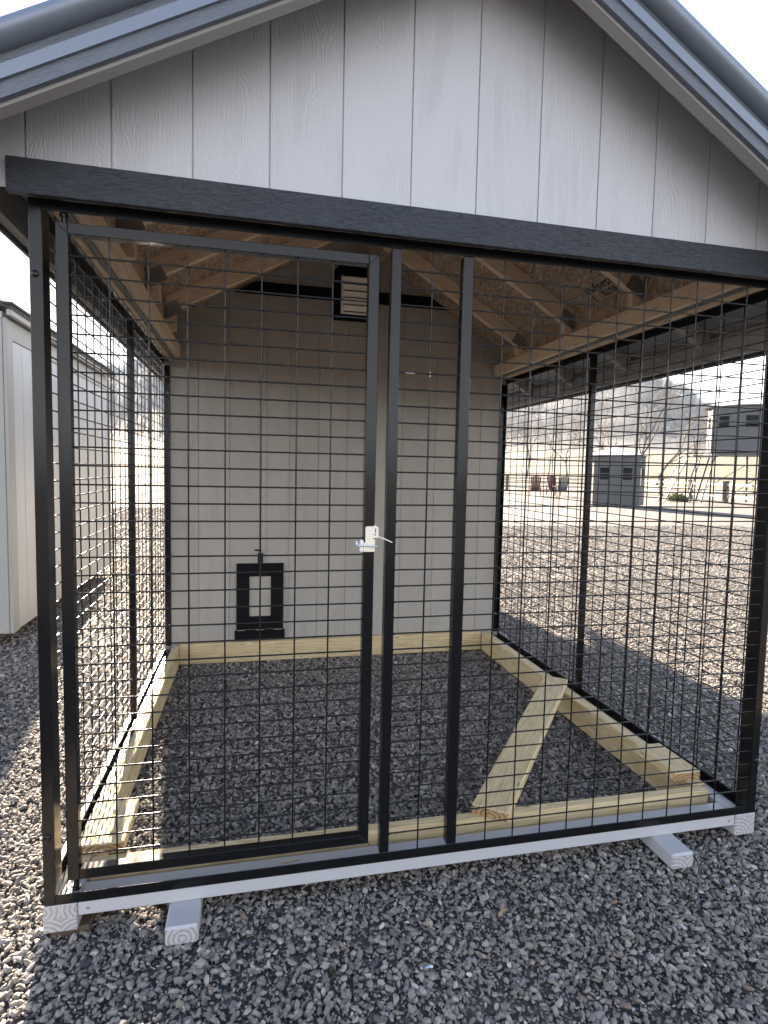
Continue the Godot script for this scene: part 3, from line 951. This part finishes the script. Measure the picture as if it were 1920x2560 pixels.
# ------------------------------------------------------------------ far ground: field and wooded hills
func ridge(az: float) -> float:
	# how high the hills stand over the horizon, in degrees, by compass angle from -z towards +x
	var pts := [[-80.0, 5.0], [-40.0, 6.0], [-20.0, 7.0], [-12.0, 7.4], [-8.0, 8.5], [0.0, 8.8], [12.0, 7.0], [24.0, 6.0], [31.0, 7.4], [36.0, 8.4], [39.5, 6.9], [42.0, 5.0], [50.0, 4.0], [90.0, 4.0]]
	for i in pts.size() - 1:
		if az >= pts[i][0] and az <= pts[i + 1][0]:
			var t: float = (az - pts[i][0]) / (pts[i + 1][0] - pts[i][0])
			return lerpf(pts[i][1], pts[i + 1][1], smoothstep(0.0, 1.0, t))
	return 4.0

func polar(az: float, d: float, y: float) -> Vector3:
	var a := deg_to_rad(az)
	return Vector3(0.576 + sin(a) * d, y, 1.73 - cos(a) * d)

func land_y(az: float, d: float, nz: FastNoiseLite) -> float:
	if d < 70.0:
		return 0.02
	if d < 220.0:
		return lerpf(0.02, 9.5, pow((d - 70.0) / 150.0, 1.25))
	var crest := 1.39 + 620.0 * tan(deg_to_rad(ridge(az)))
	var t := clampf((d - 220.0) / 400.0, 0.0, 1.0)
	var p := polar(az, d, 0)
	return lerpf(9.5, crest, smoothstep(0.0, 1.0, t)) + nz.get_noise_2d(p.x, p.z) * 9.0 * t

func terrain() -> void:
	var nz := noise(33, 0.012, 4)
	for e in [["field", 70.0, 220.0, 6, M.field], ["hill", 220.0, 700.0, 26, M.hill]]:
		var st := SurfaceTool.new()
		st.begin(Mesh.PRIMITIVE_TRIANGLES)
		st.set_smooth_group(0)
		var na := 110
		for i in e[3]:
			for jj in na:
				var q := []
				for c in [[0, 0], [0, 1], [1, 1], [1, 0]]:
					var d: float = lerpf(e[1], e[2], float(i + c[0]) / e[3])
					var az: float = lerpf(-80.0, 90.0, float(jj + c[1]) / na)
					q.append(polar(az, d, land_y(az, d, nz)))
				for t in [0, 2, 1, 0, 3, 2]:
					st.set_uv(Vector2(q[t].x, q[t].z))
					st.add_vertex(q[t])
		st.index()
		st.generate_normals()
		st.generate_tangents()
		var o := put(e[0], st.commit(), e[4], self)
		o.set_meta("kind", "structure")
	# far wood on the hills, leafless
	var holder := thing("woodland", "leafless grey brown woodland covering the far hillside", "woodland")
	holder.set_meta("kind", "stuff")
	var r := RandomNumberGenerator.new()
	r.seed = 99
	for v in 3:
		var mesh := bare_tree(500 + v, 9.0, 3, 3)
		var mm := MultiMesh.new()
		mm.transform_format = MultiMesh.TRANSFORM_3D
		mm.mesh = mesh[2]
		var xs := []
		for i in 2600:
			var az := r.randf_range(-24.0, 52.0)
			var d := 225.0 + 420.0 * sqrt(r.randf())
			xs.append(Transform3D(Basis(Vector3.UP, r.randf() * TAU).scaled(Vector3.ONE * r.randf_range(0.8, 1.5)), polar(az, d, land_y(az, d, nz) - 0.4)))
		mm.instance_count = xs.size()
		for i in xs.size():
			mm.set_instance_transform(i, xs[i])
		var o := MultiMeshInstance3D.new()
		o.name = "trees"
		o.multimesh = mm
		o.material_override = M.bark
		o.set_meta("kind", "stuff")
		holder.add_child(o, true)

# a leafless tree: [trunk, crown, both]
func bare_tree(seed_: int, height: float, depth: int, kids: int) -> Array:
	var r := RandomNumberGenerator.new()
	r.seed = seed_
	var st := [SurfaceTool.new(), SurfaceTool.new(), SurfaceTool.new()]
	for s in st:
		s.begin(Mesh.PRIMITIVE_TRIANGLES)
	var stack := [[Vector3.ZERO, Vector3(r.randf_range(-0.1, 0.1), 1, r.randf_range(-0.1, 0.1)).normalized(), height * 0.38, height * 0.015, 0]]
	while stack.size() > 0:
		var b: Array = stack.pop_back()
		var p: Vector3 = b[0]
		var d: Vector3 = b[1]
		var pts := [p]
		var rad := [b[3]]
		for i in 3:
			d = (d + Vector3(r.randfn(), r.randfn() * 0.5 + 0.25, r.randfn()) * 0.13).normalized()
			p += d * b[2] / 3.0
			pts.append(p)
			rad.append(b[3] * (1.0 - 0.16 * (i + 1)))
		var sides := 6 if b[4] == 0 else 3
		tube(st[0] if b[4] == 0 else st[1], pts, rad, sides, false)
		tube(st[2], pts, rad, 3, false)
		if b[4] < depth:
			var n := kids + (1 if b[4] == 0 else 0)
			for i in n:
				var a := TAU * (i + r.randf()) / n
				var spread := r.randf_range(0.35, 0.85)
				var u := d.cross(Vector3.RIGHT if absf(d.x) < 0.9 else Vector3.UP).normalized()
				var w := d.cross(u)
				var nd := (d + (u * cos(a) + w * sin(a)) * spread + Vector3.UP * 0.12).normalized()
				stack.append([pts[3] if i < 2 else pts[2], nd, b[2] * r.randf_range(0.62, 0.82), b[3] * 0.52, b[4] + 1])
	var out := []
	for s in st:
		out.append(s.commit())
	return out

func trees() -> void:
	var spots := [[26.5, 48.0, 9.0, "leafless tree with forked trunk standing behind the red garden chair"], [28.6, 52.0, 8.5, "slim leafless tree standing between the two garden chairs"], [30.3, 47.0, 10.0, "leafless tree standing behind the dark garden chair"], [34.0, 44.0, 11.0, "tall leafless tree behind the booth's pale roof"], [36.3, 40.0, 13.0, "tallest leafless tree between the booth and the raised blind"], [38.0, 46.0, 12.0, "leafless tree behind the blind's ladder"], [40.6, 52.0, 9.0, "leafless tree showing between the legs of the raised blind"], [23.9, 60.0, 11.0, "leafless tree at the edge of the straw field"], [-9.2, 95.0, 9.0, "leafless tree seen beyond the run's rear corner post"], [-11.0, 75.0, 9.0, "small leafless tree in the straw field behind the pale shed"]]
	var i := 0
	for s in spots:
		var t := thing("bare_tree", s[3], "tree", polar(s[0], s[1] * 1.6, land_y(s[0], s[1] * 1.6, noise(33, 0.012, 4)) - 0.02), float(i), "leafless trees behind the yard")
		var m := bare_tree(900 + i, s[2], 5 if i < 7 else 4, 3)
		put("trunk", m[0], M.bark, t)
		put("crown", m[1], M.bark, t)
		i += 1

# ------------------------------------------------------------------ neighbours in the yard
func pale_shed() -> void:
	var o := thing("storage_shed", "pale grey panelled storage shed with dark roof edge beside the kennel", "shed", Vector3(-1.16, 0, -2.98))
	var w := part("side_wall", o)
	bx("backing", Vector3(-0.05, 0.12, -3.07), Vector3(-0.016, 2.46, -0.001), M.shed_side, w, 0.0, 1)
	var z := -0.11
	while z > -2.98:
		bx("siding_board", Vector3(-0.0155, 0.122, maxf(z - 0.2, -2.98)), Vector3(0.0, 2.28, z), M.shed_side, w, 0.004, 1)
		z -= 0.2032
	bx("frieze_board", Vector3(-0.0155, 2.281, -3.07), Vector3(0.010, 2.42, -0.111), M.shed_trim, w, 0.002)
	bx("corner_board", Vector3(-0.0155, 0.12, -0.1095), Vector3(0.012, 2.42, 0.0), M.shed_trim, w, 0.003, 1)
	bx("corner_board", Vector3(-0.0155, 0.12, -3.07), Vector3(0.012, 2.28, -2.981), M.shed_trim, w, 0.003, 1)
	var f := part("front_wall", o)
	bx("backing", Vector3(-2.4, 0.12, -0.05), Vector3(-0.051, 2.42, -0.012), M.shed_front, f, 0.0, 1)
	bx("corner_board", Vector3(-0.09, 0.12, -0.0115), Vector3(-0.016, 2.42, 0.006), M.shed_trim, f, 0.003, 1)
	for i in 6:
		bx("siding_board", Vector3(-0.091 - 0.405 * (i + 1) + 0.004, 0.122, -0.0115), Vector3(-0.0915 - 0.405 * i, 2.40, -0.001), M.shed_front, f, 0.003, 1)
	var r := part("roof", o)
	var poly := PackedVector2Array([Vector2(0.07, 2.462), Vector2(0.07, 2.495), Vector2(-1.25, 3.05), Vector2(-2.57, 2.495), Vector2(-2.57, 2.462), Vector2(-1.25, 3.015)])
	put("roof_slab", prism(poly, -3.12, 0.07), M.shingle, r)
	bx("gutter_board", Vector3(0.035, 2.425, -3.10), Vector3(0.066, 2.468, 0.06), M.shed_trim, r, 0.003)
	for i in 9:
		bx("shingle", Vector3(0.02, 2.496, -3.10 + i * 0.355), Vector3(0.085, 2.508 + rng.randf() * 0.008, -3.10 + i * 0.355 + 0.345), M.shingle, r, 0.002)
	put("gable_panel", prism(PackedVector2Array([Vector2(-2.4, 2.4205), Vector2(-0.02, 2.4205), Vector2(-1.25, 2.96)]), -0.05, -0.01), M.shed_front, f)
	put("rear_wall", prism(PackedVector2Array([Vector2(-2.4, 0.12), Vector2(-0.051, 0.12), Vector2(-0.051, 2.42), Vector2(-1.25, 2.95), Vector2(-2.4, 2.42)]), -3.07, -3.03), M.shed_front, o)
	for x in [-0.2, -2.2]:
		bx("skid", Vector3(x - 0.09, 0.03, -3.0), Vector3(x, 0.119, -0.15), M.post_wood, o, 0.004)

func window(called: String, parent: Node3D, at: Vector3, w: float, h: float, turn: float, frame: Material) -> void:
	var o := put(called, cbox(Vector3(w + 0.10, h + 0.10, 0.03), 0.005), frame, parent, at)
	o.rotation.y = turn
	put("pane", cbox(Vector3(w, h, 0.012), 0.001), M.glass_dark, o, Vector3(0, 0, 0.018))
	put("sash_bar", cbox(Vector3(w, 0.025, 0.014), 0.002), frame, o, Vector3(0, 0, 0.020))

func booth() -> void:
	var o := thing("booth", "dark grey eight sided hunting booth with pale low roof on the ground", "booth", Vector3(16.46, G, -21.4), 0.25)
	var R := 1.18
	for i in 8:
		var a := TAU * (i + 0.5) / 8.0
		var n := Vector3(sin(a), 0, cos(a))
		var wl := put("wall", cbox(Vector3(2.0 * R * tan(PI / 8.0) - 0.01, 2.16, 0.05), 0.004), M.booth, o, n * (R - 0.025) + Vector3(0, 1.13, 0))
		wl.rotation.y = a
		var trim := put("trim_strip", cbox(Vector3(2.0 * R * tan(PI / 8.0) - 0.02, 0.07, 0.02), 0.003), M.iron, o, n * (R + 0.012) + Vector3(0, 1.93, 0))
		trim.rotation.y = a
		if i != 0:
			window("window", o, n * (R + 0.006) + Vector3(0, 1.42, 0), 0.42, 0.52, a, M.booth_light)
		else:
			var dr := put("door", cbox(Vector3(0.62, 1.75, 0.03), 0.004), M.booth, o, n * (R + 0.006) + Vector3(0, 0.98, 0))
			dr.rotation.y = a
			put("pane", cbox(Vector3(0.10, 0.8, 0.02), 0.002), M.booth_cream, dr, Vector3(-0.22, 0.28, 0.02))
			put("pane", cbox(Vector3(0.30, 0.45, 0.02), 0.002), M.glass_dark, dr, Vector3(0.10, 0.45, 0.02))
	var c := CylinderMesh.new()
	c.top_radius = 0.02
	c.bottom_radius = R * 1.16
	c.height = 0.38
	c.radial_segments = 8
	c.rings = 1
	var rf := put("roof", c, M.roof_pale, o, Vector3(0, 2.411, 0))
	rf.rotation.y = PI / 8.0
	var c2 := CylinderMesh.new()
	c2.top_radius = R * 1.16
	c2.bottom_radius = R * 1.14
	c2.height = 0.06
	c2.radial_segments = 8
	var ev := put("eave", c2, M.tower, o, Vector3(0, 2.19, 0))
	ev.rotation.y = PI / 8.0

func tower() -> void:
	var o := thing("raised_blind", "grey hunting blind raised on steel legs with ladder and platform", "blind", Vector3(26.1, G, -24.3), -0.15)
	var R := 1.62
	var yb := 2.62
	for i in 8:
		var a := TAU * (i + 0.5) / 8.0 - 0.81
		var n := Vector3(sin(a), 0, cos(a))
		var wl := put("wall", cbox(Vector3(2.0 * R * tan(PI / 8.0) - 0.012, 2.42, 0.06), 0.006), M.tower, o, n * (R - 0.03) + Vector3(0, yb + 1.21, 0))
		wl.rotation.y = a
		window("window", o, n * (R + 0.006) + Vector3(0, yb + 1.62, 0), 0.55, 0.60, a, M.booth_light)
	var fl := CylinderMesh.new()
	fl.top_radius = R * 1.12
	fl.bottom_radius = R * 1.12
	fl.height = 0.10
	fl.radial_segments = 8
	var f := put("floor_deck", fl, M.iron, o, Vector3(0, yb - 0.055, 0))
	f.rotation.y = PI / 8.0 - 0.81
	var c := CylinderMesh.new()
	c.top_radius = 0.4
	c.bottom_radius = R * 1.17
	c.height = 0.22
	c.radial_segments = 16
	put("roof", c, M.tower, o, Vector3(0, yb + 2.535, 0))
	for s in [[-1, -1], [1, -1], [1, 1], [-1, 1]]:
		put("leg", tube_mesh([Vector3(s[0] * 1.5, 0, s[1] * 1.5), Vector3(s[0] * 1.1, yb - 0.1, s[1] * 1.1)], 0.055, 8), M.iron, o)
	for s in [-1.0, 1.0]:
		put("brace", tube_mesh([Vector3(-1.42, 0.5, s * 1.42), Vector3(1.18, 2.1, s * 1.18)], 0.02, 6), M.iron, o)
	bx("platform", Vector3(-3.2, yb - 0.22, -0.55), Vector3(-1.82, yb - 0.14, 0.75), M.iron, o, 0.005)
	for z in [-0.5, 0.7]:
		put("handrail", tube_mesh([Vector3(-3.15, yb - 0.14, z), Vector3(-2.95, yb + 0.95, z), Vector3(-2.75, yb + 1.02, z), Vector3(-2.45, yb + 0.9, z), Vector3(-2.3, yb - 0.14, z)], 0.022, 6), M.iron, o)
		put("platform_leg", tube_mesh([Vector3(-2.6, 0, z), Vector3(-2.0, yb - 0.22, z)], 0.035, 6), M.iron, o)
		put("ladder_rail", tube_mesh([Vector3(-4.4, 0, z * 0.55), Vector3(-3.2, yb - 0.15, z * 0.55)], 0.032, 6), M.iron, o)
	for i in 9:
		var t := (i + 0.7) / 9.6
		put("rung", tube_mesh([Vector3(lerpf(-4.4, -3.2, t), t * (yb - 0.15), -0.27), Vector3(lerpf(-4.4, -3.2, t), t * (yb - 0.15), 0.38)], 0.016, 6), M.iron, o)

func garden_chair(label: String, at: Vector3, turn: float, m: Material) -> void:
	var o := thing("garden_chair", label, "chair", at, turn, "slatted garden chairs by the far fence")
	for i in 6:
		var b := put("back_slat", cbox(Vector3(0.085, 0.92 - 0.03 * absf(i - 2.5), 0.022), 0.004), m, o, Vector3((i - 2.5) * 0.095, 0.76, -0.32))
		b.rotation = Vector3(-0.32, 0, -(i - 2.5) * 0.03)
	for i in 5:
		bx("seat_slat", Vector3(-0.28, 0.33 + i * 0.016, -0.18 + i * 0.11), Vector3(0.28, 0.352 + i * 0.016, -0.09 + i * 0.11), m, o, 0.004)
	for s in [-1.0, 1.0]:
		bx("armrest", Vector3(s * 0.29, 0.60, -0.36), Vector3(s * 0.42, 0.622, 0.42), m, o, 0.004)
		bx("front_leg", Vector3(s * 0.30, 0, 0.28), Vector3(s * 0.325, 0.599, 0.38), m, o, 0.004)
		bx("rear_leg", Vector3(s * 0.30, 0, -0.42), Vector3(s * 0.325, 0.599, -0.30), m, o, 0.004)

func fence() -> void:
	var o := thing("rail_fence", "three rail fence with sunlight painted into its pale rails on dark posts beyond the raised blind", "fence")
	var pts := [Vector2(24.2, -19.5), Vector2(25.3, -24.4), Vector2(26.2, -28.0), Vector2(27.5, -32.2), Vector2(28.6, -36.4), Vector2(27.4, -39.5), Vector2(23.6, -39.8), Vector2(19.9, -40.1), Vector2(16.2, -40.4), Vector2(12.5, -40.7)]
	for i in pts.size():
		var p: Vector2 = pts[i]
		var q := bx("post", Vector3(p.x - 0.11, 0.02, p.y - 0.11), Vector3(p.x + 0.11, 1.15, p.y + 0.11), M.post_wood, o, 0.01)
		put("post_cap", cbox(Vector3(0.27, 0.04, 0.27), 0.008), M.post_wood, q, Vector3(0, 0.586, 0))
		if i + 1 < pts.size():
			var e: Vector2 = pts[i + 1]
			var mid := (p + e) / 2.0
			for y in [0.35, 0.65, 0.98]:
				var l := p.distance_to(e) - 0.23
				var rl := put("rail", cbox(Vector3(l, 0.13, 0.035), 0.004, 0), M.rail_sunlit, o, Vector3(mid.x, y, mid.y))
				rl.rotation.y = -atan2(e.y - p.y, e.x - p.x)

func bush(label: String, at: Vector3, rad: float) -> void:
	var o := thing("bush", label, "bush", at)
	var r := RandomNumberGenerator.new()
	r.seed = int(at.x * 100)
	var st := SurfaceTool.new()
	st.begin(Mesh.PRIMITIVE_TRIANGLES)
	for i in 900:
		var d := Vector3(r.randfn(), absf(r.randfn()), r.randfn()).normalized() * rad * pow(r.randf(), 0.4) * r.randf_range(0.8, 1.12)
		d.y *= 0.85
		var u := Vector3(r.randfn(), r.randfn(), r.randfn()).normalized() * 0.07
		var v := u.cross(Vector3(r.randfn(), r.randfn(), r.randfn())).normalized() * 0.035
		for p in [d - u, d + v, d + u, d - u, d + u, d - v]:
			st.set_normal(u.cross(v).normalized())
			st.add_vertex(p)
	put("foliage", st.commit(), M.leaf, o)
	put("stem", tube_mesh([Vector3.ZERO, Vector3(0, rad * 0.5, 0)], 0.03, 6), M.bark, o)

func power_lines() -> void:
	for e in [
		[Vector3(-16.21, 8.94, -30.0), Vector3(-8.84, 9.32, -30.0), "upper thin black power line above the pale shed roof"],
		[Vector3(-16.23, 8.34, -30.0), Vector3(-8.85, 8.67, -30.0), "lower thin black power line above the pale shed roof"],
		[Vector3(39.41, 12.07, -60.0), Vector3(68.96, 10.03, -60.0), "thin black power line crossing before the wooded hill"],
		[Vector3(51.39, 12.52, -60.0), Vector3(72.73, 10.76, -60.0), "thin black power line above the raised blind's roof"],
	]:
		var pts := []
		for i in 13:
			var t := i / 12.0
			pts.append(e[0].lerp(e[1], t) + Vector3(0, -0.25 * 4.0 * t * (1.0 - t) + 0.12, 0))
		var o := put(numbered("power_line"), tube_mesh(pts, 0.012, 5), M.iron, self)
		o.set_meta("label", e[2])
		o.set_meta("category", "cable")
		o.set_meta("group", "power lines")

# ------------------------------------------------------------------ all of it
func _ready() -> void:
	rng.seed = 7
	# camera
	var cam := Camera3D.new()
	cam.name = "camera"
	cam.fov = 83.156
	cam.near = 0.05
	cam.far = 3000.0
	add_child(cam)
	cam.transform = Transform3D(Basis(Vector3.UP, -0.2243) * Basis(Vector3.RIGHT, -0.0729) * Basis(Vector3.BACK, 0.0213), Vector3(0.576, 1.3908, 1.730))
	cam.current = true
	# sky and exposure
	var sky := ProceduralSkyMaterial.new()
	sky.sky_top_color = Color(0.24, 0.36, 0.52)
	sky.sky_horizon_color = Color(0.975, 0.965, 0.95)
	sky.sky_curve = 0.33
	sky.ground_horizon_color = Color(0.80, 0.80, 0.78)
	sky.ground_bottom_color = Color(0.30, 0.29, 0.27)
	sky.sun_angle_max = 30.0
	sky.sun_curve = 0.25
	sky.energy_multiplier = 0.30
	var clouds := noise(61, 0.012, 5).get_seamless_image(512, 256, false, false, 0.2)
	var cover := Image.create(512, 256, false, Image.FORMAT_RGBA8)
	for y in 256:
		for x in 512:
			var v := smoothstep(0.42, 0.85, clouds.get_pixel(x, y).r)
			cover.set_pixel(x, y, Color(0.20, 0.195, 0.19, v))
	sky.sky_cover = ImageTexture.create_from_image(cover)
	sky.sky_cover_modulate = Color(1, 1, 1, 1)
	var env := Environment.new()
	env.background_mode = Environment.BG_SKY
	env.sky = Sky.new()
	env.sky.sky_material = sky
	env.tonemap_mode = Environment.TONE_MAPPER_LINEAR
	env.tonemap_exposure = 14.8
	env.sdfgi_enabled = true
	env.ssao_enabled = true
	env.ssil_enabled = true
	env.fog_enabled = true
	env.fog_density = 0.00024
	env.fog_light_color = Color(0.74, 0.86, 1.0)
	var we := WorldEnvironment.new()
	we.name = "environment"
	we.environment = env
	add_child(we)
	# low sun behind the kennel, a little to the left
	var sun := DirectionalLight3D.new()
	sun.name = "sun"
	sun.light_color = Color(1.0, 0.925, 0.83)
	sun.light_energy = 1.08
	sun.light_angular_distance = 0.5
	sun.shadow_enabled = true
	add_child(sun)
	sun.look_at_from_position(Vector3.ZERO, Vector3(0.325, -1.0, 2.42), Vector3.UP)

	materials()
	# setting
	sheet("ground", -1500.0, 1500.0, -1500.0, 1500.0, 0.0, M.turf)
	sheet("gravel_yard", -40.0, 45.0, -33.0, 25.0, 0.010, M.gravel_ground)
	sheet("road", -300.0, 300.0, -58.0, -51.0, 0.006, M.road)
	terrain()
	kennel()
	timbers()
	pale_shed()
	booth()
	tower()
	fence()
	trees()
	garden_chair("dark red slatted garden chair facing away beyond the yard", Vector3(17.4, G, -30.6), 2.7, M.chair_red)
	garden_chair("dark red slatted garden chair turned sideways behind the dark one", Vector3(19.2, G, -31.6), 2.2, M.chair_red)
	garden_chair("charcoal slatted garden chair beside the red ones beyond the yard", Vector3(18.35, G, -29.2), 2.9, M.chair_dark)
	bush("low green brown bush at the foot of the blind's ladder", Vector3(23.2, G, -25.4), 0.55)
	power_lines()
	litter()
	gravel()
